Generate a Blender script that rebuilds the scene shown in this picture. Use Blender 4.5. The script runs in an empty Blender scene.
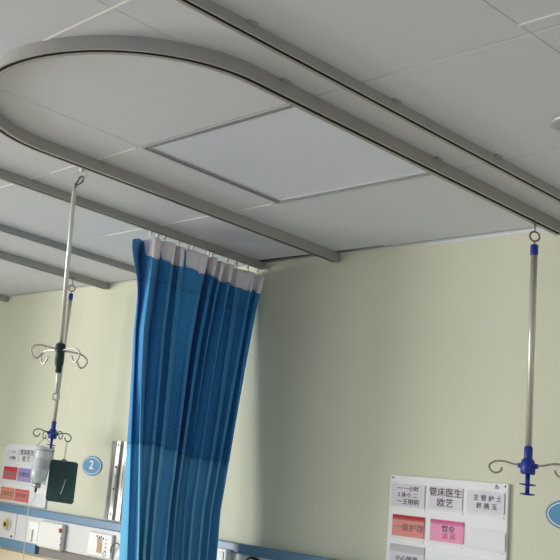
import bpy, bmesh, math, random
from mathutils import Vector, Matrix
random.seed(7)
S = bpy.context.scene
COL = S.collection
PI = math.pi
CZ = 1.55                      # camera height; the room is measured from here

# ------------------------------------------------------------------ camera
cam_d = bpy.data.cameras.new('camera')
cam = bpy.data.objects.new('camera', cam_d)
COL.objects.link(cam)
yaw, tilt, roll = -0.97978, 0.217796, 0.142457
fw = Vector((math.sin(yaw)*math.cos(tilt), math.cos(yaw)*math.cos(tilt), math.sin(tilt)))
rt = Vector((math.cos(yaw), -math.sin(yaw), 0))
up = rt.cross(fw)
r2 = rt*math.cos(roll) + up*math.sin(roll)
u2 = -rt*math.sin(roll) + up*math.cos(roll)
m3 = Matrix((r2, u2, -fw)).transposed()
cam.matrix_world = Matrix.Translation((0, 0, CZ)) @ m3.to_4x4()
cam_d.sensor_width = 36
cam_d.lens = 997.526/560*36
cam_d.shift_x = (280-23.57)/560
cam_d.shift_y = -(280-265.91)/560
cam_d.clip_start = 0.05
S.camera = cam

# ------------------------------------------------------------------ light
w = bpy.data.worlds.new('world')
S.world = w
w.use_nodes = True
w.node_tree.nodes['Background'].inputs[0].default_value = (0.86, 0.94, 1.0, 1)
w.node_tree.nodes['Background'].inputs[1].default_value = 0.53

def area(name, loc, target, sx, sy, power, col):
    d = bpy.data.lights.new(name, 'AREA')
    d.shape = 'RECTANGLE'; d.size = sx; d.size_y = sy; d.energy = power; d.color = col
    o = bpy.data.objects.new(name, d); COL.objects.link(o)
    o.location = loc
    o.rotation_euler = (Vector(target)-Vector(loc)).to_track_quat('-Z', 'Y').to_euler()
    return o
area('rear_fill', (-4.75, -2.28, 1.60), (-4.45, 3, 1.5), 2.3, 1.35, 34, (1.0, 0.99, 0.97))  # added soft fill from behind, keeps the right wall lit
area('side_window_daylight', (-6.37, -1.05, 1.6), (0, -1.05, 1.5), 1.9, 1.4, 188, (1.0, 0.99, 0.965))

S.view_settings.view_transform = 'Standard'
S.view_settings.look = 'None'
S.view_settings.exposure = 0.05
S.view_settings.gamma = 1.0
S.view_settings.use_curve_mapping = False

# ------------------------------------------------------------------ materials
def lin(c):
    return tuple(((v/255)/12.92 if v/255 <= 0.04045 else ((v/255+0.055)/1.055)**2.4) for v in c) + (1,)

def mat(name, rgb, rough=0.6, metal=0.0, noise=0.0, scale=30, bump=0.0, trans=0.0, spec=0.5, alpha=1.0, coords='Object'):
    m = bpy.data.materials.new(name); m.use_nodes = True
    nt = m.node_tree; b = nt.nodes['Principled BSDF']
    b.inputs['Base Color'].default_value = lin(rgb)
    b.inputs['Roughness'].default_value = rough
    b.inputs['Metallic'].default_value = metal
    b.inputs['Specular IOR Level'].default_value = spec
    b.inputs['Transmission Weight'].default_value = trans
    b.inputs['Alpha'].default_value = alpha
    if noise or bump:
        tc = nt.nodes.new('ShaderNodeTexCoord')
        n = nt.nodes.new('ShaderNodeTexNoise'); n.inputs['Scale'].default_value = scale
        n.inputs['Detail'].default_value = 4
        nt.links.new(tc.outputs[coords], n.inputs['Vector'])
        if noise:
            r = nt.nodes.new('ShaderNodeValToRGB')
            c = lin(rgb)
            r.color_ramp.elements[0].color = tuple(max(0, v*(1-noise)) for v in c[:3])+(1,)
            r.color_ramp.elements[1].color = tuple(min(1, v*(1+noise)) for v in c[:3])+(1,)
            r.color_ramp.elements[0].position = 0.3; r.color_ramp.elements[1].position = 0.7
            nt.links.new(n.outputs['Fac'], r.inputs['Fac'])
            nt.links.new(r.outputs['Color'], b.inputs['Base Color'])
        if bump:
            bp = nt.nodes.new('ShaderNodeBump'); bp.inputs['Strength'].default_value = bump
            bp.inputs['Distance'].default_value = 0.01
            nt.links.new(n.outputs['Fac'], bp.inputs['Height'])
            nt.links.new(bp.outputs['Normal'], b.inputs['Normal'])
    return m

M = {}
M['wall'] = mat('wall_paint', (214, 214, 193), 0.75, noise=0.02, scale=3, bump=0.03)
M['ceiling'] = mat('ceiling_tile_paint', (216, 218, 225), 0.55, noise=0.012, scale=2)
M['plenum'] = mat('dark_plenum', (40, 40, 40), 0.9)
M['seamglint'] = mat('white_seam_glint', (238, 238, 234), 0.4)
M['floor'] = mat('vinyl_floor', (176, 172, 160), 0.5, noise=0.05, scale=5)
M['rail'] = mat('anodised_aluminium', (172, 170, 166), 0.42, metal=0.25, noise=0.04, scale=9)
M['raildark'] = mat('track_slot', (22, 22, 24), 0.8)
M['alu'] = mat('bright_aluminium', (196, 194, 190), 0.3, metal=0.85, noise=0.05, scale=20)
M['frame'] = mat('lamp_frame_grey', (180, 181, 182), 0.45, metal=0.4)
M['diffuser'] = mat('opal_acrylic', (226, 230, 243), 0.35, noise=0.01, scale=4)
M['chrome'] = mat('brushed_steel', (206, 202, 192), 0.33, metal=0.5)
M['whitesteel'] = mat('light_steel', (226, 224, 216), 0.3, metal=0.45)
M['wire'] = mat('steel_wire', (132, 128, 120), 0.35, metal=0.6)
M['wirelight'] = mat('pale_steel_wire', (214, 210, 200), 0.35, metal=0.3)
M['blueplastic'] = mat('blue_plastic', (22, 52, 150), 0.4)
M['greenplastic'] = mat('dark_green_plastic', (14, 52, 44), 0.5)
M['clip'] = mat('green_clipboard', (18, 62, 60), 0.5, noise=0.05, scale=40)
M['board'] = mat('white_board_plastic', (226, 226, 228), 0.4)
M['paper'] = mat('white_paper', (222, 218, 226), 0.7, noise=0.02, scale=30)
M['greypaper'] = mat('grey_paper', (190, 190, 194), 0.7)
M['red'] = mat('red_card', (182, 36, 34), 0.7, noise=0.03, scale=40)
M['salmon'] = mat('salmon_card', (228, 124, 110), 0.7, noise=0.03, scale=40)
M['crimson'] = mat('crimson_card', (196, 44, 62), 0.7, noise=0.03, scale=40)
M['pink'] = mat('pink_card', (240, 140, 184), 0.7, noise=0.02, scale=40)
M['magenta'] = mat('deep_pink', (216, 96, 150), 0.7)
M['purple'] = mat('purple_card', (152, 130, 196), 0.7, noise=0.03, scale=40)
M['green'] = mat('green_card', (130, 178, 118), 0.7, noise=0.03, scale=40)
M['orange'] = mat('orange_card', (218, 122, 72), 0.7, noise=0.03, scale=40)
M['coral'] = mat('coral_card', (212, 76, 70), 0.7, noise=0.03, scale=40)
M['ink'] = mat('grey_ink', (70, 66, 78), 0.8)
M['inkdark'] = mat('dark_ink', (52, 46, 50), 0.8)
M['inkred'] = mat('faded_brown_ink', (140, 86, 76), 0.8)
M['pocket'] = mat('clear_pocket', (240, 240, 244), 0.15, alpha=0.07)
M['unit'] = mat('cream_white_panel', (210, 210, 210), 0.3)
M['unitblue'] = mat('grey_blue_panel', (94, 130, 160), 0.35)
M['unitshade'] = mat('shaded_strip_grey', (128, 122, 118), 0.6)
M['beige'] = mat('beige_wood_panel', (222, 204, 176), 0.6, noise=0.03, scale=6)
M['badge'] = mat('blue_badge', (46, 128, 172), 0.4)
M['white'] = mat('white_plastic', (236, 236, 234), 0.35)
M['cream'] = mat('cream_plastic', (228, 226, 220), 0.35)
M['redplastic'] = mat('red_plastic', (168, 44, 36), 0.4)
M['yellow'] = mat('yellow_plastic', (206, 176, 84), 0.4)
M['black'] = mat('black_rubber', (24, 24, 26), 0.5)
M['skin'] = mat('printed_tan', (196, 160, 124), 0.7)
M['tube'] = mat('clear_tubing', (224, 226, 224), 0.25, alpha=0.55)
M['tape'] = mat('white_header_tape', (252, 246, 250), 0.85, noise=0.03, scale=60)
M['liquid'] = mat('bottle_plastic', (214, 216, 220), 0.15, alpha=0.72)
M['metalcap'] = mat('aluminium_cap', (170, 170, 172), 0.3, metal=0.8)

def cloth_mat(name, rgb, dots):
    m = bpy.data.materials.new(name); m.use_nodes = True
    nt = m.node_tree; b = nt.nodes['Principled BSDF']
    b.inputs['Roughness'].default_value = 0.75
    b.inputs['Sheen Weight'].default_value = 0.15
    c = lin(rgb)
    tc = nt.nodes.new('ShaderNodeTexCoord')
    mp = nt.nodes.new('ShaderNodeMapping'); mp.inputs['Scale'].default_value = (1, 1, 1)
    nt.links.new(tc.outputs['UV'], mp.inputs['Vector'])
    r = nt.nodes.new('ShaderNodeValToRGB')
    if dots:
        v = nt.nodes.new('ShaderNodeTexVoronoi'); v.inputs['Scale'].default_value = 210
        v.inputs['Randomness'].default_value = 0.35
        nt.links.new(mp.outputs[0], v.inputs['Vector'])
        r.color_ramp.elements[0].color = tuple(x*0.62 for x in c[:3])+(1,)
        r.color_ramp.elements[1].color = tuple(min(1, x*1.18) for x in c[:3])+(1,)
        r.color_ramp.elements[0].position = 0.22; r.color_ramp.elements[1].position = 0.6
        nt.links.new(v.outputs['Distance'], r.inputs['Fac'])
    else:
        v = nt.nodes.new('ShaderNodeTexNoise'); v.inputs['Scale'].default_value = 260
        nt.links.new(mp.outputs[0], v.inputs['Vector'])
        r.color_ramp.elements[0].color = tuple(x*0.93 for x in c[:3])+(1,)
        r.color_ramp.elements[1].color = tuple(min(1, x*1.07) for x in c[:3])+(1,)
        nt.links.new(v.outputs['Fac'], r.inputs['Fac'])
    nt.links.new(r.outputs['Color'], b.inputs['Base Color'])
    # cloth lets some light through
    tr = nt.nodes.new('ShaderNodeBsdfTranslucent')
    nt.links.new(r.outputs['Color'], tr.inputs['Color'])
    mx = nt.nodes.new('ShaderNodeMixShader'); mx.inputs[0].default_value = 0.12
    out = nt.nodes['Material Output']
    nt.links.new(b.outputs[0], mx.inputs[1]); nt.links.new(tr.outputs[0], mx.inputs[2])
    nt.links.new(mx.outputs[0], out.inputs['Surface'])
    return m
M['cloth'] = cloth_mat('blue_curtain_cloth', (104, 192, 238), False)
M['net'] = cloth_mat('blue_curtain_net', (60, 156, 220), True)
M['clothtop'] = cloth_mat('blue_curtain_top_band', (60, 150, 210), False)

# ------------------------------------------------------------------ helpers
WL = {}                                        # world location of each root / part
def link(name, me, m, parent=None, base=None, smooth=False):
    """me holds world coordinates; move it to its origin."""
    o = bpy.data.objects.new(name, me); COL.objects.link(o)
    if parent is not None:
        off = WL[parent.name]
        o.parent = parent
        loc = off
    else:
        if base is None:
            xs = [v.co for v in me.vertices]
            lo = Vector([min(c[i] for c in xs) for i in range(3)]); hi = Vector([max(c[i] for c in xs) for i in range(3)])
            base = Vector(((lo.x+hi.x)/2, (lo.y+hi.y)/2, lo.z))
        loc = Vector(base); o.location = loc
    me.transform(Matrix.Translation(-loc))
    WL[o.name] = loc
    if m is not None: me.materials.append(m)
    if smooth:
        for p in me.polygons: p.use_smooth = True
    return o

def obj(name, bm, m, parent=None, base=None, smooth=False):
    bmesh.ops.recalc_face_normals(bm, faces=bm.faces)
    me = bpy.data.meshes.new(name); bm.to_mesh(me); bm.free()
    return link(name, me, m, parent, base, smooth)

def tag(o, label=None, cat=None, group=None, kind=None):
    if label: o['label'] = label
    if cat: o['category'] = cat
    if group: o['group'] = group
    if kind: o['kind'] = kind
    return o

def thing(name, loc, label, cat, group=None):
    o = bpy.data.objects.new(name, None); COL.objects.link(o); o.location = loc
    o.empty_display_size = 0.05
    WL[o.name] = Vector(loc)
    return tag(o, label, cat, group)

def box(bm, lo, hi, bev=0.0, seg=2):
    t = bmesh.new()
    bmesh.ops.create_cube(t, size=1)
    for v in t.verts:
        v.co = Vector([lo[i] + (v.co[i]+0.5)*(hi[i]-lo[i]) for i in range(3)])
    if bev:
        bmesh.ops.bevel(t, geom=t.edges[:], offset=bev, segments=seg, affect='EDGES', profile=0.5)
    merge(bm, t)

def merge(bm, t):
    vm = {}
    for v in t.verts: vm[v] = bm.verts.new(v.co)
    for f in t.faces:
        try:
            nf = bm.faces.new([vm[v] for v in f.verts]); nf.smooth = f.smooth
        except ValueError: pass
    t.free()

def tube(bm, pts, r, n=10, cap=True, closed=False):
    pts = [Vector(p) for p in pts]
    rad = r if isinstance(r, (list, tuple)) else [r]*len(pts)
    rings = []; N = len(pts); prev = None
    for i, p in enumerate(pts):
        if closed: t = pts[(i+1) % N]-pts[i-1]
        else: t = pts[min(i+1, N-1)]-pts[max(i-1, 0)]
        t.normalize()
        if prev is None:
            a = Vector((0, 0, 1)) if abs(t.z) < 0.9 else Vector((1, 0, 0))
            u = t.cross(a).normalized()
        else:
            u = (prev - t*prev.dot(t)).normalized()
        prev = u; v = t.cross(u)
        rings.append([bm.verts.new(p + (u*math.cos(2*PI*k/n)+v*math.sin(2*PI*k/n))*rad[i]) for k in range(n)])
    for i in range(N if closed else N-1):
        A, B = rings[i], rings[(i+1) % N]
        for k in range(n):
            f = bm.faces.new((A[k], A[(k+1) % n], B[(k+1) % n], B[k])); f.smooth = True
    if cap and not closed:
        bm.faces.new(rings[0]); bm.faces.new(rings[-1])

def lathe(bm, prof, origin, axis=(0, 0, 1), n=24, sx=1, sy=1):
    """prof: list of (radius, height along axis)"""
    ax = Vector(axis).normalized(); a = Vector((1, 0, 0)) if abs(ax.x) < 0.9 else Vector((0, 0, 1))
    u = (a-ax*a.dot(ax)).normalized(); v = ax.cross(u); o = Vector(origin)
    rings = [[bm.verts.new(o+ax*h+(u*math.cos(2*PI*k/n)*sx+v*math.sin(2*PI*k/n)*sy)*max(r, 1e-5)) for k in range(n)] for r, h in prof]
    for A, B in zip(rings, rings[1:]):
        for k in range(n):
            f = bm.faces.new((A[k], A[(k+1) % n], B[(k+1) % n], B[k])); f.smooth = True
    bm.faces.new(rings[0]); bm.faces.new(rings[-1])

def catmull(P, n=8):
    P = [Vector(p) for p in P]; out = []
    Q = [2*P[0]-P[1]]+P+[2*P[-1]-P[-2]]
    for i in range(1, len(Q)-2):
        a, b, c, d = Q[i-1:i+3]
        for k in range(n):
            t = k/n
            out.append(0.5*((2*b)+(c-a)*t+(2*a-5*b+4*c-d)*t*t+(3*b-a-3*c+d)*t**3))
    out.append(P[-1]); return out

def text(body, size, loc, m, parent, name='lettering', depth=0.0004, xs=1.0, bold=0.0, axis='wall'):
    """Lettering standing on the back wall, facing the room (-Y). loc = centre."""
    cu = bpy.data.curves.new(name, 'FONT'); cu.body = body; cu.size = size
    cu.align_x = 'CENTER'; cu.align_y = 'CENTER'; cu.extrude = depth; cu.offset = bold
    cu.resolution_u = 3
    t = bpy.data.objects.new('tmp_text', cu); COL.objects.link(t)
    dg = bpy.context.evaluated_depsgraph_get(); dg.update()
    me = bpy.data.meshes.new_from_object(t.evaluated_get(dg))
    bpy.data.objects.remove(t); bpy.data.curves.remove(cu)
    me.name = name; me.materials.clear()
    me.transform(Matrix.Translation(loc) @ Matrix.Rotation(PI/2, 4, 'X') @ Matrix.Diagonal((xs, 1, 1, 1)))
    return link(name, me, m, parent)

# ------------------------------------------------------------------ room shell
YW = 2.9594                       # back wall plane
ZC = CZ + 1.0106                  # ceiling plane
XL, XR, YB = -6.4, 2.2, -1.9

bm = bmesh.new(); box(bm, (XL-0.1, YW, 0), (XR, YW+0.12, ZC+0.3))
tag(obj('wall_back', bm, M['wall']), kind='structure')
bm = bmesh.new(); box(bm, (XL-0.1, YB-0.5, -0.1), (XR, YW, 0))
tag(obj('floor', bm, M['floor']), kind='structure')
# left wall with its window opening
wy0, wy1, wz0, wz1 = -2.1, 0.0, 0.85, 2.35
bm = bmesh.new()
for lo, hi in (((-6.5, YB-0.5, 0), (XL, wy0, ZC+.3)), ((-6.5, wy1, 0), (XL, YW, ZC+.3)),
               ((-6.5, wy0, 0), (XL, wy1, wz0)), ((-6.5, wy0, wz1), (XL, wy1, ZC+.3))):
    box(bm, lo, hi)
tag(obj('wall_left', bm, M['wall']), kind='structure')
bm = bmesh.new()
for lo, hi in (((-6.49, wy0, wz0), (-6.43, wy1, wz0+.05)), ((-6.49, wy0, wz1-.05), (-6.43, wy1, wz1)),
               ((-6.49, wy0, wz0), (-6.43, wy0+.05, wz1)), ((-6.49, wy1-.05, wz0), (-6.43, wy1, wz1)),
               ((-6.49, -1.08, wz0), (-6.43, -1.02, wz1))):
    box(bm, lo, hi)
tag(obj('window_1', bm, M['white']), kind='structure')

# rear wall, behind the camera, with an added, unseen window for the fill light
bm = bmesh.new()
rx0, rx1, rz0, rz1 = -6.0, -3.5, 0.85, 2.35
for lo, hi in (((XL, YB-.5, 0), (rx0, YB-.4, ZC+.3)), ((rx1, YB-.5, 0), (-2.6, YB-.4, ZC+.3)),
               ((rx0, YB-.5, 0), (rx1, YB-.4, rz0)), ((rx0, YB-.5, rz1), (rx1, YB-.4, ZC+.3))):
    box(bm, lo, hi)
tag(obj('wall_rear', bm, M['wall']), kind='structure')
bm = bmesh.new()
for lo, hi in (((rx0, YB-.48, rz0), (rx1, YB-.42, rz0+.05)), ((rx0, YB-.48, rz1-.05), (rx1, YB-.42, rz1)),
               ((rx0, YB-.48, rz0), (rx0+.05, YB-.42, rz1)), ((rx1-.05, YB-.48, rz0), (rx1, YB-.42, rz1))):
    box(bm, lo, hi)
tag(obj('added_window', bm, M['white']), kind='structure')

# ceiling: clip-in metal tiles, each with a small bevel, under a dark void
xs_ = [-2.125+0.575*k for k in range(-8, 9)]
ys_ = [1.172+0.6015*k for k in range(-6, 3)]
xs_ = [XL]+[x for x in xs_ if XL+.1 < x < XR-.1]+[XR]
ys_ = [YB-.5]+[y for y in ys_ if y > YB-.4]+[YW-0.012]
bm = bmesh.new()
g = 0.0011
PX0, PX1, PY0, PY1 = -2.125, -1.550, 1.7735, 2.375        # light opening
for i in range(len(xs_)-1):
    for j in range(len(ys_)-1):
        x0, x1, y0, y1 = xs_[i], xs_[i+1], ys_[j], ys_[j+1]
        if abs(x0-PX0) < .01 and abs(y0-PY0) < .01: continue
        a = 0.003
        z = ZC
        last = j == len(ys_)-2
        yb0 = yb1 = y1-g
        if last and abs(x0-(PX0-.575)) < .01: yb0, yb1 = y1-.034, y1-.014   # the short tile by the wall leaves a gap
        
        gx_, ax_ = .0005, .0008
        top = [(x0+gx_, y0+g), (x1-gx_, y0+g), (x1-gx_, yb1), (x0+gx_, yb0)]
        inn = [(x0+gx_+ax_, y0+g+a), (x1-gx_-ax_, y0+g+a), (x1-gx_-ax_, yb1-a), (x0+gx_+ax_, yb0-a)]
        T2 = [bm.verts.new((x, y, z+0.02)) for x, y in top]
        T1 = [bm.verts.new((x, y, z+0.0012)) for x, y in top]
        T0 = [bm.verts.new((x, y, z)) for x, y in inn]
        bm.faces.new(T0)
        for k in range(4):
            bm.faces.new((T0[k], T0[(k+1) % 4], T1[(k+1) % 4], T1[k]))
            bm.faces.new((T1[k], T1[(k+1) % 4], T2[(k+1) % 4], T2[k]))
tag(obj('ceiling', bm, M['ceiling']), kind='structure')
bm = bmesh.new(); box(bm, (XL, YB-.5, ZC+.10), (XR, YW, ZC+.14))
tag(obj('ceiling_slab', bm, M['plenum']), kind='structure')
bm = bmesh.new(); box(bm, (-2.72, YW-.058, ZC+.006), (-2.13, YW-.012, ZC+.03))  # dark box standing in for the shade inside the gap
tag(obj('ceiling_gap_shade', bm, M['plenum']), kind='structure')
# slim white strips painting the glint of lit bevels into the cross seams
n = 0
for y, segs in ((1.172, ((-1.94, -1.38),)), (1.7735, ((-2.95, -2.60), (-2.56, -2.145))),
                (2.375, ((-2.98, -2.40), (-2.36, -2.145))), (1.729, ((-0.975, -0.70),))):
    for a, b in segs:
        n += 1
        bm = bmesh.new(); box(bm, (a, y-.0028, ZC-.0016), (b, y+.0028, ZC+.002))
        tag(obj('trim_%d' % n, bm, M['seamglint']), kind='structure')
# angle trim where ceiling meets wall
bm = bmesh.new()
box(bm, (XL, YW-.011, ZC-.003), (XR, YW, ZC-.001)); box(bm, (-1.98, YW-.002, ZC-.012), (XR, YW, ZC-.001))
tag(obj('trim_9', bm, M['ceiling']), kind='structure')
# beige wood panelling below the bed-head unit
bm = bmesh.new()
for k in range(10):
    box(bm, (-6.35+.86*k+.005, YW-.018, .1), (-6.35+.86*(k+1), YW, CZ-.30), .003)
tag(obj('trim_10', bm, M['beige']), kind='structure')

# ------------------------------------------------------------------ ceiling lamp (switched off)
t = thing('ceiling_light', ((PX0+PX1)/2, (PY0+PY1)/2, ZC), 'square recessed ceiling light panel, switched off, in a grey frame', 'ceiling light')
bm = bmesh.new()
def ring_rect(bm, x0, x1, y0, y1, wd, z0, z1):
    box(bm, (x0, y0, z0), (x1, y0+wd, z1)); box(bm, (x0, y1-wd, z0), (x1, y1, z1))
    box(bm, (x0, y0+wd, z0), (x0+wd, y1-wd, z1)); box(bm, (x1-wd, y0+wd, z0), (x1, y1-wd, z1))
ring_rect(bm, PX0, PX1, PY0, PY1, .008, ZC-.004, ZC+.03)
ring_rect(bm, PX0+.014, PX1-.014, PY0+.014, PY1-.014, .005, ZC-.003, ZC+.02)
obj('lamp_frame', bm, M['frame'], t)
bm = bmesh.new(); ring_rect(bm, PX0+.008, PX1-.008, PY0+.008, PY1-.008, .006, ZC+.004, ZC+.012)
obj('frame_groove', bm, M['raildark'], t)
bm = bmesh.new(); box(bm, (PX0+.019, PY0+.019, ZC+.0005), (PX1-.019, PY1-.019, ZC+.006))
obj('diffuser', bm, M['diffuser'], t)

# round detector at the right edge
t = thing('smoke_detector', (-1.110, 2.226, ZC), 'round white detector on the ceiling tile at the right edge of the photo', 'smoke detector')
bm = bmesh.new(); lathe(bm, [(.052, 0), (.055, -.004), (.053, -.010), (.044, -.013)], (-1.110, 2.226, ZC), n=32)
obj('base_ring', bm, M['frame'], t, smooth=False)
bm = bmesh.new(); lathe(bm, [(.036, -.0125), (.034, -.016), (.026, -.019), (.010, -.020)], (-1.110, 2.226, ZC), n=32)
obj('sensor_cap', bm, M['frame'], t)
bm = bmesh.new(); lathe(bm, [(.008, 0), (.008, -.003), (.004, -.007)], (-1.088, 2.300, ZC), n=12)
tag(obj('indicator_bulb', bm, M['black']), 'tiny black ceiling fitting just below the round detector at the right edge', 'indicator')

# ------------------------------------------------------------------ ceiling tracks
def track(name, path, wd, h, label, cat, group, clips=(), caps=(True, True)):
    """path: plan points of the near (camera side) face, offset wd to the left of travel"""
    P = [Vector((x, y)) for x, y in path]
    nrm = []
    for i in range(len(P)):
        d = (P[min(i+1, len(P)-1)]-P[max(i-1, 0)]).normalized()
        nrm.append(Vector((-d.y, d.x)))
    base = thing(name, (P[0].x, P[0].y, ZC), label, cat, group)
    def sweep(prof):
        bm = bmesh.new(); rings = []
        for p, nn in zip(P, nrm):
            rings.append([bm.verts.new((p.x+nn.x*a, p.y+nn.y*a, ZC-b)) for a, b in prof])
        k = len(prof)
        for A, B in zip(rings, rings[1:]):
            for i in range(k): bm.faces.new((A[i], A[(i+1) % k], B[(i+1) % k], B[i]))
        bm.faces.new(rings[0]); bm.faces.new(rings[-1])
        return bm
    s0, s1, th = wd*.20, wd*.62, .0016
    prof = [(0, 0), (0, h), (s0, h), (s0, h-th), (th, h-th), (th, th), (wd-th, th), (wd-th, h-th), (s1, h-th), (s1, h), (wd, h), (wd, 0)]
    obj('profile', sweep(prof), M['rail'], base)
    obj('inner_channel', sweep([(th+.0005, th+.0005), (th+.0005, h-th-.002), (wd-th-.0005, h-th-.002), (wd-th-.0005, th+.0005)]), M['raildark'], base)
    for cx_, cy_ in clips:
        bm = bmesh.new(); box(bm, (cx_-.004, cy_-.012, ZC-.006), (cx_+.006, cy_+.012, ZC), .001)
        obj('ceiling_clip', bm, M['rail'], base)
    for e, (idx, f) in enumerate(((0, 1), (-1, -1))):
        if caps[e]:
            p, nn = P[idx], nrm[idx]; d = Vector((nn.y, -nn.x))*f
            q = [p-nn*.001, p+nn*(wd+.001), p+nn*(wd+.001)-d*.003, p-nn*.001-d*.003]
            bm = bmesh.new()
            A = [bm.verts.new((c.x, c.y, ZC)) for c in q]; B = [bm.verts.new((c.x, c.y, ZC-h-.001)) for c in q]
            bm.faces.new(A); bm.faces.new(B)
            for k in range(4): bm.faces.new((A[k], A[(k+1) % 4], B[(k+1) % 4], B[k]))
            obj('end_cap', bm, M['rail'], base)
    return base

Y_END = YW-.012
# U-shaped drip track: near side, arc, far side
NX, FX, CY = -1.500, -2.352, 1.575
R_ = (NX-FX)/2; CX = (NX+FX)/2
up_ = [(NX, Y_END), (NX, 2.6), (NX, 2.2), (NX, 1.8)] + [(CX+R_*math.cos(a), CY+R_*1.0*math.sin(a)) for a in [-PI*k/48 for k in range(0, 49)]] + [(FX, 1.8), (FX, 2.2), (FX, 2.6), (FX, Y_END)]
# the path goes away from the wall first, so its left side is +X; offset toward -X needs the reverse order
def track_u():
    return track('drip_track', list(reversed(up_)), .028, .034, 'U-shaped grey aluminium drip track curving round on the ceiling', 'ceiling track', None,
                 clips=((FX+.028, 1.80), (FX+.03, 1.50), (NX+.003, 2.28), (NX+.003, 1.66)))
track_u()
ST = [('curtain_track', -1.368, -1.9, .022, .024, 'straight curtain track beyond the right side of the U-shaped drip track, topmost in the photo', ((-1.366, 2.34), (-1.366, 1.9), (-1.366, 1.4))),
      ('curtain_track', -2.680, -1.9, .024, .027, 'straight grey curtain track the blue curtain hangs from', ((-2.678, 1.80), (-2.678, 1.2))),
      ('curtain_track', -3.268, -1.9, .022, .023, 'bluish grey ceiling track running behind the top left of the blue curtain', ()),
      ('drip_track', -3.650, -1.9, .028, .030, 'straight grey ceiling track ending at the wall left of the curtain', ()),
      ('drip_track', -4.500, -1.9, .028, .030, 'short visible end of ceiling track at the left edge of the photo', ())]
for nm, x, ya, wd, h, lb, cl in ST:
    pts = [(x, ya+(Y_END-ya)*k/6) for k in range(7)]
    track(nm, pts, wd, h, lb, 'ceiling track', None, clips=cl, caps=(False, True))

# ------------------------------------------------------------------ curtain
XC = -2.693
NF = 10
ZT = CZ+.966
def lerp(a, b, t): return a+(b-a)*t
def curtain_pt(t, z):
    """t 0..1 along the gathered width, z height above floor"""
    k = (ZT-z)
    y0 = 2.297 + .073*min(1, max(0, (k-.35)/.8))
    y1 = 2.944 - .125*min(1, k/.95)
    # leading edge flaps out below the track
    flap = math.exp(-(t/.05)**2)*math.exp(-((k-.05)/.11)**2)
    ph = 2*PI*(NF*t + .26*math.sin(7.3*t+.6) + .24*math.sin(19*t+1.0) + .07*math.sin(2.6*k+9*t) + .05*math.sin(5*k-13*t))
    amp = .046 + .010*math.sin(13*t+.5) + .006*math.sin(29*t)
    hd = max(0, 1-k/.16)
    amp *= 1.0 - .12*min(1, k/1.2) + .12*hd
    s = math.sin(ph)
    sh = s + .22*math.sin(2*ph+1.1+1.5*k) + .12*math.sin(3*ph+11*t+k*2)
    lean = .62 + .25*math.sin(23*t+1.5) + .15*math.sin(3*k+11*t)
    y = lerp(y0, y1, t) + .012*math.sin(2*ph+.4) - lean*amp*sh*(.8-.15*min(1, k)) + .008*hd*math.sin(ph+2.2+17*t) - .055*flap
    x = XC + amp*sh + .012*math.sin(5*t+1.3*k) + .006*math.sin(37*t+2*k) + .012*flap - .050*max(0, 1-t/.13)**1.6
    y += .062*max(0, 1-t/.13)**1.6
    return x, y, sh
def curtain_top(t):
    x, y, sh = curtain_pt(t, ZT)
    d = .004 + .024*(max(0, sh+.4)/1.6)**1.5
    if t < .022: d += .022*(1-t/.022)
    return ZT-d
def hem_wave(t): return 0.004*math.sin(31*t)+.003*math.sin(57*t+1)
def z_tape(t):
    sh = curtain_pt(t, ZT)[2]
    q = min(1, max(0, (sh+.70)/.40)); q = q*q*(3-2*q)      # the tape is tucked away in the valleys
    return curtain_top(t)-.002-(.072+hem_wave(t))*q
z_band = lambda t: CZ+.80+.003*math.sin(40*t)
z_net = lambda t: CZ+.205+.008*math.sin(6*t)
def strip(zt, zb, t0=0.0, t1=1.0, nt=420, nz=8, push=0.0):
    bm = bmesh.new(); uv = bm.loops.layers.uv.new('UVMap')
    G = []; arc = [0]
    for i in range(nt+1):
        t = lerp(t0, t1, i/nt); row = []
        za, zb_ = zt(t), zb(t)
        for j in range(nz+1):
            z = lerp(za, zb_, j/nz); x, y, _ = curtain_pt(t, z)
            row.append(bm.verts.new((x+push, y, z)))
        G.append(row)
        if i: arc.append(arc[-1]+(G[i][0].co-G[i-1][0].co).length)
    for i in range(nt):
        for j in range(nz):
            f = bm.faces.new((G[i][j], G[i+1][j], G[i+1][j+1], G[i][j+1])); f.smooth = True
            for l, (a, b) in zip(f.loops, ((i, j), (i+1, j), (i+1, j+1), (i, j+1))):
                l[uv].uv = (arc[a], G[a][b].co.z)
    return bm
cr = thing('privacy_curtain', (XC, 2.64, CZ-1.2), 'blue hospital privacy curtain with white header tape gathered at the wall', 'curtain')
T0 = .022
def addstrip(name, m, *a, **k):
    o = obj(name, strip(*a, **k), m, cr)
    md = o.modifiers.new('thickness', 'SOLIDIFY'); md.thickness = .0012; md.offset = 0
    return o
addstrip('header_tape', M['tape'], curtain_top, z_tape, T0, 1.0, nz=5, push=.0006)
addstrip('top_band', M['clothtop'], lambda t: z_tape(t) if t > T0 else curtain_top(t), z_band, nz=8)
addstrip('net_panel', M['net'], z_band, z_net, nz=26)
addstrip('cloth_panel', M['cloth'], z_net, lambda t: CZ-1.2, nz=40)
# gliders
for k in range(13):
    t = .03+.96*k/12
    x, y, _ = curtain_pt(t, ZT)
    zt = ZC-.0315
    bm = bmesh.new()
    box(bm, (XC-.004, y-.004, zt-.012), (XC+.004, y+.004, zt+.003), .001)
    tube(bm, catmull([(XC, y, zt-.010), (XC+.004, y+.004, zt-.022), (lerp(XC, x, .5), y, zt-.030), (x, y, curtain_top(t)-.006)], 4), .0016, 6)
    obj('glider_hook', bm, M['white'], cr)

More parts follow.
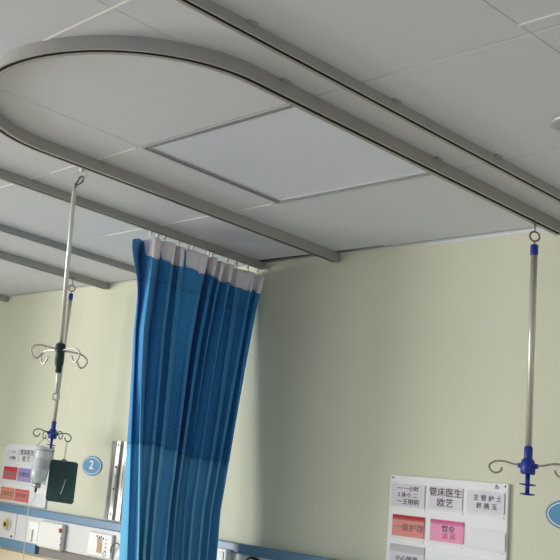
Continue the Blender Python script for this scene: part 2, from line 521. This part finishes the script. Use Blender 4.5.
# added copy of the curtain, unseen left of the view, to shade the wall
shade_curtain = cr.copy(); COL.objects.link(shade_curtain); shade_curtain.location = (-4.86, 2.06, CZ-1.2)
shade_curtain['label'] = 'added unseen second blue privacy curtain that shades the wall, beyond the left edge of the photo'
for ch in list(cr.children):
    c = ch.copy(); COL.objects.link(c); c.parent = shade_curtain
track('curtain_track', [(-4.847, -1.9+(Y_END+1.9)*k/6) for k in range(7)], .024, .027, 'added track for the unseen second curtain beyond the left edge of the photo', 'ceiling track', None, caps=(False, True))

# ------------------------------------------------------------------ drip poles
UI = Vector((math.cos(yaw), -math.sin(yaw), 0)); FI = Vector((math.sin(yaw), math.cos(yaw), 0))
def hook_curl(c, d, L, r=.0021, drop=.0, seg=8):
    """open curl: runs out along d, rolls over and back under"""
    c = Vector(c); d = Vector(d).normalized(); z = Vector((0, 0, 1))
    P = [(0.012, 0), (.035*L/.1, .001), (.060*L/.1, .007), (.083*L/.1, .006), (.098*L/.1, -.006), (.094*L/.1, -.021), (.081*L/.1, -.027), (.069*L/.1, -.021), (.065*L/.1, -.010)]
    bm = bmesh.new(); tube(bm, catmull([c+d*a+z*b for a, b in P], seg), r, 8); return bm
def hook_heart(c, d, L, r=.0029):
    c = Vector(c); d = Vector(d).normalized(); z = Vector((0, 0, 1))
    P = [(0.010, .012), (.04*L/.1, .015), (.075*L/.1, .014), (.096*L/.1, .004), (.098*L/.1, -.010), (.086*L/.1, -.024), (.074*L/.1, -.024), (.066*L/.1, -.014), (.060*L/.1, -.005)]
    bm = bmesh.new(); tube(bm, catmull([c+d*a+z*b for a, b in P], 8), r, 8); return bm
def eye_ring(bm, c, rad, ax, r=.002, n=28):
    c = Vector(c); ax = Vector(ax).normalized(); u = ax.cross(Vector((0, 0, 1))).normalized(); v = u.cross(ax)
    tube(bm, [c+(u*math.cos(2*PI*k/n)+v*math.sin(2*PI*k/n))*rad for k in range(n)], r, 8, closed=True)

def blue_pole(x, y, zr, label, dirs, L, hookr=.0029):
    t = thing('drip_pole', (x, y, CZ+.18), label, 'drip pole')
    Z = lambda q: CZ+q
    bm = bmesh.new()      # runner and hook in the track
    box(bm, (x-.005, y-.008, ZC-zr-.004), (x+.005, y+.008, ZC-zr+.004), .001)
    tube(bm, [(x, y, ZC-zr), (x, y, Z(.951))], .0020, 8)
    obj('track_runner', bm, M['wire'], t)
    bm = bmesh.new(); eye_ring(bm, (x, y, Z(.9345)), .0145, FI, .0029)
    tube(bm, [(x, y, Z(.9195)), (x, y, Z(.905))], .0022, 8)
    obj('eye_ring', bm, M['wire'], t)
    bm = bmesh.new(); lathe(bm, [(.008, .909), (.0105, .907), (.0108, .880), (.0098, .877)], (x, y, CZ))
    obj('top_cap', bm, M['blueplastic'], t)
    bm = bmesh.new(); lathe(bm, [(.0092, .878), (.0092, .600), (.0085, .598), (.0085, .314)], (x, y, CZ))
    obj('tube', bm, M['chrome'], t)
    bm = bmesh.new()
    lathe(bm, [(.0092, .3145), (.0112, .312), (.0108, .284), (.0112, .276)], (x, y, CZ))
    lathe(bm, [(.012, .281), (.0170, .275), (.0200, .262), (.0200, .240), (.0170, .2365), (.006, .236)], (x, y, CZ), n=8)
    for d in dirs:
        e = Vector((d[0], d[1], 0)).normalized()
        tube(bm, [Vector((x, y, Z(.260)))+e*.008, Vector((x, y, Z(.260)))+e*.026], .0075, 10)
    lathe(bm, [(.0062, .236), (.0056, .181)], (x, y, CZ), n=12)
    obj('hook_holder', bm, M['blueplastic'], t)
    for zz, rr in ((.2075, .021), (.181, .019)):
        bm = bmesh.new(); lathe(bm, [(.006, zz+.003), (rr, zz+.0018), (rr, zz-.0006), (.006, zz-.003)], (x, y, CZ), n=24)
        obj('collar_disc', bm, M['blueplastic'], t)
    for d in dirs:
        obj('wire_hook', hook_curl((x, y, Z(.262)), (d[0], d[1], 0), L, hookr), M['wire'], t)
    return t

blue_pole(-1.5165, 2.811, .034, 'steel drip pole with blue holder hanging at the right of the photo', [(-1, .0), (1, .0)], .116)
c24, s24 = math.cos(math.radians(24)), math.sin(math.radians(24))
dr = [-UI*c24-FI*s24, UI*c24+FI*s24, -UI*s24+FI*c24, UI*s24-FI*c24]
RX, RY = -3.647, 2.733
blue_pole(RX, RY, .030, 'steel drip pole with blue holder carrying the bottle and green clipboard', [tuple(d[:2]) for d in dr], .098)

# front pole with the green holder, hanging from the far side of the U track
hx, hy = FX-.012, 1.752
t = thing('drip_pole', (hx, hy, CZ+.25), 'pale steel drip pole with dark green four-hook holder, nearest on the left', 'drip pole')
top = Vector((hx, hy, CZ+.9)) - UI*.016
bot = Vector((hx, hy, CZ+.40)) + UI*.006
dv = (bot-top)/(.5)
at_z = lambda q: top + dv*(.9-q)
bm = bmesh.new()
box(bm, (hx-.005, hy-.008, ZC-.038), (hx+.005, hy+.008, ZC-.030), .001)
eye_ring(bm, (hx, hy, CZ+.962), .0145, FI+UI*.3, .0018)
obj('track_runner', bm, M['wirelight'], t)
bm = bmesh.new()
T = at_z(.905)
H0 = Vector((hx, hy, CZ+.950))
tube(bm, catmull([T, T+Vector((0, 0, .018))+UI*.003, H0-Vector((0, 0, .012))+UI*.004, H0+Vector((0, 0, .004))+UI*.006, H0+Vector((0, 0, .004))-UI*.003, H0-Vector((0, 0, .012))-UI*.010, H0-Vector((0, 0, .024))-UI*.017], 6), .0030, 8)
obj('hanging_hook', bm, M['wire'], t)
bm = bmesh.new(); tube(bm, [at_z(.915), at_z(.905), at_z(.9), at_z(.43)], [.0040, .0050, .0068, .0068], 16)
obj('tube', bm, M['whitesteel'], t)
bm = bmesh.new()
ax_ = (-dv).normalized()
c0 = at_z(.40)
lathe(bm, [(.008, .034), (.0135, .031), (.0165, .022), (.0165, .010), (.0135, .006), (.0140, -.014), (.0150, -.018), (.0125, -.032), (.0098, -.035), (.0098, -.052), (.007, -.055)], c0, axis=ax_, n=10)
obj('hook_holder', bm, M['greenplastic'], t)
bm = bmesh.new(); tube(bm, [at_z(.35), at_z(.335), at_z(.283)], [.0068, .0052, .0048], 14)
obj('inner_rod', bm, M['whitesteel'], t)
bm = bmesh.new()
e0 = at_z(.283)
pp = []
for k in range(26):
    a = PI/2-0.2 + 2*PI*k/28
    pp.append(e0+Vector((0, 0, -.008))+UI*(math.cos(a)*.0105)+Vector((0, 0, math.sin(a)*.0105)))
tube(bm, pp, .0024, 8)
obj('end_loop', bm, M['wirelight'], t)
a31 = math.radians(31)
hd = [-UI*math.cos(a31)-FI*math.sin(a31), UI*math.cos(a31)+FI*math.sin(a31), -UI*math.sin(a31)+FI*math.cos(a31), UI*math.sin(a31)-FI*math.cos(a31)]
for d in hd:
    obj('wire_hook', hook_heart(c0, d, .102), M['wirelight'], t)

# ------------------------------------------------------------------ drip bottle, hanging cap-down from the rear holder
hookL = Vector((RX, RY, CZ+.262)) + dr[2]*.080 + Vector((0, 0, -.029))     # low point of the curl
bc = Vector((-3.723, 2.715, 0))
tp, bt_ = Vector((-3.604, 2.668, CZ+.194)), Vector((-3.612, 2.654, CZ-.004))
axb = (bt_-tp).normalized()
t = thing('drip_bottle', (bt_.x, bt_.y, bt_.z), 'clear plastic drip bottle hanging upside down in front of the left notice board', 'drip bottle')
bm = bmesh.new()
lathe(bm, [(.006, .001), (.022, 0), (.034, .005), (.0375, .018), (.0375, .050), (.0363, .053), (.0363, .100), (.0375, .103), (.0375, .128), (.0350, .140), (.028, .149), (.018, .155), (.0150, .165)], tp, axis=axb, n=28)
obj('body', bm, M['liquid'], t)
bm = bmesh.new(); lathe(bm, [(.0367, .055), (.0371, .056), (.0371, .097), (.0367, .098)], tp, axis=axb, n=28)
tag(obj('label_band', bm, M['greypaper'], t), 'pale grey printed label')
bm = bmesh.new(); lathe(bm, [(.0150, .162), (.0180, .163), (.0180, .180), (.015, .182), (.006, .182)], tp, axis=axb, n=20)
obj('cap', bm, M['metalcap'], t)
bm = bmesh.new(); lathe(bm, [(.004, .182), (.0055, .184), (.0055, .198), (.002, .203)], tp, axis=axb, n=12)
obj('spike', bm, M['inkdark'], t)
bm = bmesh.new()
hk = Vector((RX, RY, CZ+.262)) - UI*.028 + FI*.035 + Vector((0, 0, -.022))
for s in (-1, 1):
    sd = tp + UI*(s*.037)+Vector((0, 0, -.022))
    tube(bm, catmull([sd+Vector((0, 0, -.10))-UI*.010, sd, tp+UI*(s*.030)+Vector((0, 0, .004)), hk+UI*(s*.001)], 5), .0011, 6)
tube(bm, [tp+UI*.037*math.cos(a)+FI*.037*math.sin(a)+axb*.018 for a in [2*PI*k/24 for k in range(24)]], .0011, 6, closed=True)
obj('hanging_net', bm, M['inkdark'], t)
# line running down
bm = bmesh.new()
e = tp+axb*.198
tube(bm, catmull([e, e+Vector((.0, 0, -.03)), Vector((-3.642, 2.650, CZ-.10)), Vector((-3.636, 2.655, CZ-.30)), Vector((-3.636, 2.655, CZ-.70))], 8), .0022, 8)
obj('drip_line', bm, M['tube'], t)

# ------------------------------------------------------------------ clipboard on the right hook of the same pole
cdir = Vector((.80, .60, 0)).normalized(); cn = Vector((cdir.y, -cdir.x, 0))
cc = Vector((-3.575, 2.764, CZ+.055))
def slab(bm, c, wv, hv, nv, w_, h_, th, bev=0):
    tb = bmesh.new(); bmesh.ops.create_cube(tb, size=1)
    for v in tb.verts: v.co = Vector((v.co.x*w_, v.co.y*th, v.co.z*h_))
    if bev: bmesh.ops.bevel(tb, geom=[e for e in tb.edges if abs((e.verts[0].co-e.verts[1].co).normalized().y) > .9], offset=bev, segments=3, affect='EDGES')
    for v in tb.verts: v.co = c + wv*v.co.x + hv*v.co.z + nv*v.co.y
    merge(bm, tb)
hv = Vector((0, 0, 1))
t = thing('clipboard', (cc.x, cc.y, CZ-.037), 'dark green clipboard hanging from the blue holder beside the drip bottle', 'clipboard')
bm = bmesh.new(); slab(bm, cc, cdir, hv, cn, .128, .182, .004, .006)
obj('board', bm, M['clip'], t)
bm = bmesh.new(); slab(bm, cc+hv*.092-cn*.0-cdir*.002, cdir, hv, cn, .022, .012, .010, .003)
eye_ring(bm, cc+hv*.100-cdir*.002, .004, cn, .001)
obj('clip', bm, M['wire'], t)
bm = bmesh.new()
pa, pb = cc+cdir*.018+hv*.012+cn*.005, cc+cdir*.004-hv*.055+cn*.005
tube(bm, [pa, pb], .0022, 8)  # thin pale slanted line across the board face
tag(obj('pale_strip', bm, M['tube'], t), 'pale slim slanted strip on the board')
bm = bmesh.new()
h1 = Vector((RX, RY, CZ+.262)) + dr[1]*.078 + Vector((0, 0, -.030))
h2 = cc+hv*.104-cdir*.002
for k in range(9):
    p = h1.lerp(h2, (k+.5)/9); eye_ring(bm, p, .0045, cn if k % 2 else cdir, .0008, 12)
obj('chain', bm, M['wire'], t)

# ------------------------------------------------------------------ wall badges
def badge(x, z, num, label):
    t = thing('bed_number_badge', (x, YW, z), label, 'bed number badge')
    a, b = .0715, .0445
    bm = bmesh.new(); lathe(bm, [(a, 0), (a, .003), (a-.002, .004)], (x, YW, z), axis=(0, -1, 0), n=48, sx=1, sy=b/a)
    obj('plate', bm, M['badge'], t)
    bm = bmesh.new(); N_ = 48
    A = [bm.verts.new((x+math.cos(2*PI*k/N_)*(a-.006), YW-.0046, z+math.sin(2*PI*k/N_)*(b-.006))) for k in range(N_)]
    B = [bm.verts.new((x+math.cos(2*PI*k/N_)*(a-.0085), YW-.0046, z+math.sin(2*PI*k/N_)*(b-.0085))) for k in range(N_)]
    for k in range(N_): bm.faces.new((A[k], A[(k+1) % N_], B[(k+1) % N_], B[k]))
    C_ = [bm.verts.new(v.co+Vector((0, .0005, 0))) for v in A]
    for k in range(N_): bm.faces.new((A[k], A[(k+1) % N_], C_[(k+1) % N_], C_[k]))
    obj('ring_line', bm, M['white'], t)
    if num: text(num, .055, (x, YW-.0052, z+.002), M['white'], t, 'numeral', xs=1.15, bold=.0006)
    return t
badge(-3.617, CZ+.146, '2', 'blue oval wall badge with a white number 2')
badge(-1.468, CZ+.142, None, 'blue oval wall badge cut by the right edge of the photo')

# ------------------------------------------------------------------ notice boards with card pockets
def notice_board(x0, label):
    t = thing('notice_board', (x0+.202, YW, CZ-.078), label, 'notice board', 'white card boards on the wall')
    bm = bmesh.new(); box(bm, (x0, YW-.010, CZ-.077), (x0+.404, YW, CZ+.216), .002)
    obj('back_board', bm, M['board'], t)
    for z0, z1 in ((.113, .182), (.012, .078), (-.072, -.012)):
        for k in range(3):
            bm = bmesh.new(); xx = x0+.008+.130*k
            box(bm, (xx, YW-.0145, CZ+z0), (xx+.124, YW-.0136, CZ+z1)); 
            obj('pocket', bm, M['pocket'], t)
            bm = bmesh.new(); box(bm, (xx, YW-.0150, CZ+z0-.002), (xx+.124, YW-.0100, CZ+z0+.0005))
            obj('pocket_lip', bm, M['white'], t)
    for sx in (.01, .394):
        bm = bmesh.new(); lathe(bm, [(.003, 0), (.002, .0015)], (x0+sx, YW-.010, CZ+.207), axis=(0, -1, 0), n=10)
        obj('screw', bm, M['black'], t)
    return t
bR = notice_board(-2.052, 'white notice board with card pockets beside the right drip pole')
bL = notice_board(-4.325, 'white notice board with coloured cards behind the drip bottle')
text('ル', .016, (-1.684, YW-.0108, CZ+.203), M['ink'], bR, 'handwritten_mark')

def card(xa, xb, za, zb, m, label, band=None, lines=(), cat='card', tilt_=0.0):
    """za top, zb bottom (relative to eye level)"""
    xm = (xa+xb)/2
    t = thing('card', (xm, YW-.012, CZ+zb), label, cat, 'cards in the notice board pockets')
    bm = bmesh.new(); box(bm, (xa, YW-.0130, CZ+zb), (xb, YW-.0116, CZ+za))
    sheet = obj('sheet', bm, M[m], t)
    if band:
        bm = bmesh.new(); box(bm, (xa, YW-.0134, CZ+za-band[1]), (xb, YW-.0129, CZ+za))
        obj('top_stripe', bm, M[band[0]], sheet)
    for body, size, dx, dz, ink in lines:
        text(body, size, (xm+dx, YW-.0136, CZ+(za+zb)/2+dz), M[ink], sheet, bold=.0002)
    t.rotation_euler[1] = tilt_
    return t
# right board
card(-2.042, -1.922, .188, .118, 'paper', 'white card with three faint handwritten lines, top left of the right board', None,
     [('一 一小时', .018, .0, .020, 'ink'), ('2 床小 二', .018, .0, .0, 'ink'), ('一王明明', .020, .002, -.022, 'ink')])
card(-1.906, -1.793, .190, .122, 'paper', 'white card printed with six large dark characters, top middle of the right board', None,
     [('管床医生', .028, .0, .015, 'inkdark'), ('欧艺', .028, .0, -.017, 'inkdark')])
card(-1.776, -1.658, .188, .124, 'paper', 'white card printed with smaller spaced characters, top right of the right board', None,
     [('主 管 护 士', .019, .006, .010, 'ink'), ('蒋 燕 玉', .019, .004, -.014, 'ink')])
card(-2.033, -1.918, .089, .022, 'salmon', 'salmon red card with dark red top stripe, second row of the right board', ('red', .016),
     [('一级护理', .026, .004, -.006, 'inkred')])
card(-1.897, -1.784, .088, .022, 'pink', 'pink card with two lines of characters on the right board', ('magenta', .014),
     [('饮食', .022, .006, .006, 'ink'), ('流 质', .021, .008, -.016, 'magenta')])
card(-2.036, -1.914, -.004, -.068, 'paper', 'white card with grey top, bottom left of the right board', ('greypaper', .024), [('小心地滑', .02, .0, -.012, 'ink')])
card(-1.770, -1.652, .070, .018, 'board', 'blank white card in the second row of the right board, beside the pink card')
# left board
card(-4.298, -4.190, .189, .130, 'paper', 'white card with faint writing, top left of the left board', None,
     [('一 小', .018, .0, .016, 'ink'), ('王明明', .018, .002, -.016, 'ink')])
card(-4.180, -4.062, .192, .132, 'paper', 'white card with dark printed characters beside the drip bottle', None,
     [('管床医生', .029, .0, .014, 'inkdark'), ('欧 艺', .029, .0, -.017, 'inkdark')])
card(-4.306, -4.188, .100, .036, 'crimson', 'crimson card at the left edge of the left board', None, [('一级护理', .024, .0, .0, 'inkred')])
card(-4.178, -4.062, .100, .034, 'purple', 'purple card next to the drip bottle', None, [('普通饮食', .024, .0, .0, 'ink')])
card(-4.050, -3.940, .096, .034, 'green', 'green card mostly hidden behind the drip bottle')
card(-4.307, -4.190, -.004, -.064, 'orange', 'orange card at the bottom left of the left board', None, [('注意安全', .024, .0, .0, 'inkred')])
card(-4.180, -4.062, -.004, -.064, 'coral', 'coral red card beside the orange card on the left board', None, [('防止跌倒', .022, .0, .0, 'inkred')])

# ------------------------------------------------------------------ vertical aluminium rail on the wall
xa, xb = -3.474, -3.368
t = thing('wall_rail', ((xa+xb)/2, YW, CZ-.076), 'vertical aluminium equipment rail with four screws on the wall left of the curtain', 'wall rail')
prof = [(xa, 0), (xa, .020), (xa+.010, .021), (xa+.012, .008), (xa+.034, .008), (xa+.038, .022), (xa+.060, .022), (xa+.063, .008), (xa+.078, .006), (xa+.080, .003), (xa+.096, .003), (xa+.098, .018), (xb, .018), (xb, 0)]
bm = bmesh.new()
A = [bm.verts.new((x, YW-d, CZ-.076)) for x, d in prof]; B = [bm.verts.new((x, YW-d, CZ+.264)) for x, d in prof]
bm.faces.new(A); bm.faces.new(B)
for k in range(len(prof)): bm.faces.new((A[k], A[(k+1) % len(prof)], B[(k+1) % len(prof)], B[k]))
obj('profile', bm, M['alu'], t)
for z in (-.055, .055, .150, .246):
    bm = bmesh.new(); lathe(bm, [(.0058, 0), (.0045, .002)], (xa+.049, YW-.022, CZ+z), axis=(0, -1, 0), n=12)
    obj('screw', bm, M['black'], t)

# ------------------------------------------------------------------ bed-head unit
t = thing('bed_head_unit', (-3, YW, CZ-.30), 'long cream and blue medical bed-head panel along the back wall', 'bed-head unit')
UX0, UX1 = -6.0, -1.2
zA, zB, zC_, zD = -.084, -.121, -.246, -.290
D_ = .045
bm = bmesh.new(); box(bm, (UX0, YW-D_-.006, CZ+zB), (UX1, YW-.003, CZ+zA), .004); obj('upper_blue_strip', bm, M['unitblue'], t)
for a, b in ((UX0, -4.089), (-4.085, UX1)):
    bm = bmesh.new(); box(bm, (a, YW-D_, CZ+zC_), (b, YW-.003, CZ+zB), .002); obj('front_panel', bm, M['unit'], t)
bm = bmesh.new(); box(bm, (UX0, YW-D_-.004, CZ+zD), (-3.905, YW-.003, CZ+zC_), .004); obj('lower_blue_strip', bm, M['unitblue'], t)
bm = bmesh.new(); box(bm, (-3.903, YW-.030, CZ+zD), (UX1, YW-.003, CZ+zC_), .004); obj('lower_shaded_strip', bm, M['unitshade'], t)  # shadow and shading under the panel put into this strip's grey
YF = YW-D_
def ring_disc(bm, x, z, r, h0, h1, n=28): lathe(bm, [(r, h0), (r, h1-.001), (r-.001, h1)], (x, YF, z), axis=(0, -1, 0), n=n)
# gas outlet
gx, gz = -4.161, CZ-.180
t = thing('gas_outlet', (gx, YF, gz-.03), 'round gas outlet with yellow ring and dark centre on the bed-head unit', 'gas outlet')
bm = bmesh.new(); ring_disc(bm, gx, gz, .034, 0, .006); obj('rim', bm, M['cream'], t)
bm = bmesh.new(); ring_disc(bm, gx, gz, .030, .006, .009); obj('steel_ring', bm, M['chrome'], t)
bm = bmesh.new(); ring_disc(bm, gx, gz, .022, .009, .014); obj('yellow_ring', bm, M['yellow'], t)
bm = bmesh.new(); ring_disc(bm, gx, gz, .011, .014, .016); obj('socket_hole', bm, M['black'], t)
bm = bmesh.new(); lathe(bm, [(.006, 0), (.005, .003)], (-4.112, YF, CZ-.232), axis=(0, -1, 0), n=12)
tag(obj('indicator_lamp', bm, M['black']), 'tiny black indicator below the gas outlet', 'indicator')
# nurse call panel
t = thing('nurse_call_panel', (-3.77, YF, CZ-.250), 'white rounded nurse call panel with a red button', 'nurse call panel')
bm = bmesh.new(); box(bm, (-3.868, YF-.028, CZ-.250), (-3.686, YF-.0005, CZ-.130), .010, 3); obj('housing', bm, M['cream'], t)
bm = bmesh.new(); lathe(bm, [(.011, 0), (.010, .003), (.006, .005)], (-3.698, YF-.028, CZ-.160), axis=(0, -1, 0), n=20)
tag(obj('call_button', bm, M['redplastic'], t), 'red round button')
for z in (-.196, -.226):
    bm = bmesh.new(); box(bm, (-3.690, YF-.0288, CZ+z), (-3.684, YF-.0278, CZ+z+.008)); obj('small_mark', bm, M['ink'], t)
# rocker switches left of it
t = thing('switch_plate', (-4.02, YF, CZ-.235), 'small white switch plate left of the nurse call panel', 'switch')
bm = bmesh.new(); box(bm, (-3.980, YF-.004, CZ-.240), (-3.874, YF, CZ-.142), .003); obj('plate', bm, M['white'], t)
bm = bmesh.new(); box(bm, (-3.965, YF-.012, CZ-.236), (-3.935, YF-.004, CZ-.180), .002); obj('rocker', bm, M['cream'], t)
bm = bmesh.new(); box(bm, (-3.893, YF-.020, CZ-.228), (-3.876, YF-.004, CZ-.142), .004); obj('lever_bar', bm, M['white'], t)
# instruction plate
t = thing('instruction_plate', (-3.410, YF, CZ-.236), 'white square plate with a small tan hand picture and blue marks', 'plate')
bm = bmesh.new(); box(bm, (-3.510, YF-.016, CZ-.240), (-3.350, YF, CZ-.138), .006, 2); obj('plate', bm, M['white'], t)
Yp = YF-.0164
bm = bmesh.new(); box(bm, (-3.444, Yp-.0006, CZ-.222), (-3.410, Yp, CZ-.180), .0002)
box(bm, (-3.447, Yp-.0006, CZ-.181), (-3.440, Yp, CZ-.160)); box(bm, (-3.437, Yp-.0006, CZ-.181), (-3.431, Yp, CZ-.152)); box(bm, (-3.428, Yp-.0006, CZ-.181), (-3.422, Yp, CZ-.155)); box(bm, (-3.419, Yp-.0006, CZ-.181), (-3.413, Yp, CZ-.162))
tag(obj('hand_picture', bm, M['skin'], t), 'tan printed hand')
bm = bmesh.new()
for q in range(4): box(bm, (-3.452+.014*q, Yp-.0009, CZ-.158-.006*(q % 2)), (-3.446+.014*q, Yp-.0004, CZ-.150-.004*(q % 2)))
for q in range(4): box(bm, (-3.390, Yp-.0009, CZ-.165-.016*q), (-3.382, Yp-.0004, CZ-.160-.016*q))
obj('printed_marks', bm, M['ink'], t)
bm = bmesh.new(); tube(bm, [(-3.390+.010*math.cos(a), Yp-.0006, CZ-.222+.010*math.sin(a)) for a in [2*PI*k/16 for k in range(16)]], .0012, 6, closed=True)
obj('printed_ring', bm, M['badge'], t)
# plug sockets and cord by the curtain
t = thing('plug_socket', (-3.270, YF, CZ-.25), 'white socket half hidden behind the left edge of the curtain', 'socket')
bm = bmesh.new(); box(bm, (-3.310, YF-.006, CZ-.246), (-3.220, YF, CZ-.146), .003); obj('face_plate', bm, M['white'], t)
bm = bmesh.new(); box(bm, (-3.292, YF-.034, CZ-.228), (-3.260, YF-.006, CZ-.188), .006); obj('plug', bm, M['cream'], t)
bm = bmesh.new()
tube(bm, catmull([(-3.356, YF-.012, CZ-.215), (-3.345, YF-.020, CZ-.190), (-3.320, YF-.030, CZ-.172), (-3.285, YF-.040, CZ-.166), (-3.262, YF-.042, CZ-.180), (-3.266, YF-.034, CZ-.200)], 8), .0030, 8)
tag(obj('power_cord', bm, M['wire']), 'grey cord looping from the socket beside the curtain', 'cord')
bm = bmesh.new(); tube(bm, catmull([(-3.465, YF-.012, CZ-.262), (-3.465, YF-.012, CZ-.262), (-3.465, YF-.012, CZ-.30), (-3.465, YF-.012, CZ-.40)], 5), .0028, 8)
tag(obj('power_cord', bm, M['unitblue']), 'short blue cord below the plate with the hand picture', 'cord')
# right of the curtain
t = thing('socket_box', (-2.78, YF, CZ-.22), 'white box on the bed-head unit just right of the curtain', 'socket')
bm = bmesh.new(); box(bm, (-2.800, YF-.026, CZ-.200), (-2.686, YF-.0005, CZ-.112), .004); obj('housing', bm, M['white'], t)
bm = bmesh.new(); box(bm, (-2.785, YF-.029, CZ-.190), (-2.700, YF-.026, CZ-.124), .001); obj('cover', bm, M['cream'], t)
t = thing('gas_outlet', (-2.640, YF, CZ-.20), 'round black gas outlet at the bottom edge right of the curtain', 'gas outlet')
bm = bmesh.new(); ring_disc(bm, -2.572, CZ-.160, .037, 0, .012); obj('rim', bm, M['black'], t)
bm = bmesh.new(); ring_disc(bm, -2.572, CZ-.160, .028, .012, .016); obj('face', bm, M['cream'], t)
bm = bmesh.new(); ring_disc(bm, -2.572, CZ-.160, .012, .016, .019); obj('socket_hole', bm, M['black'], t)
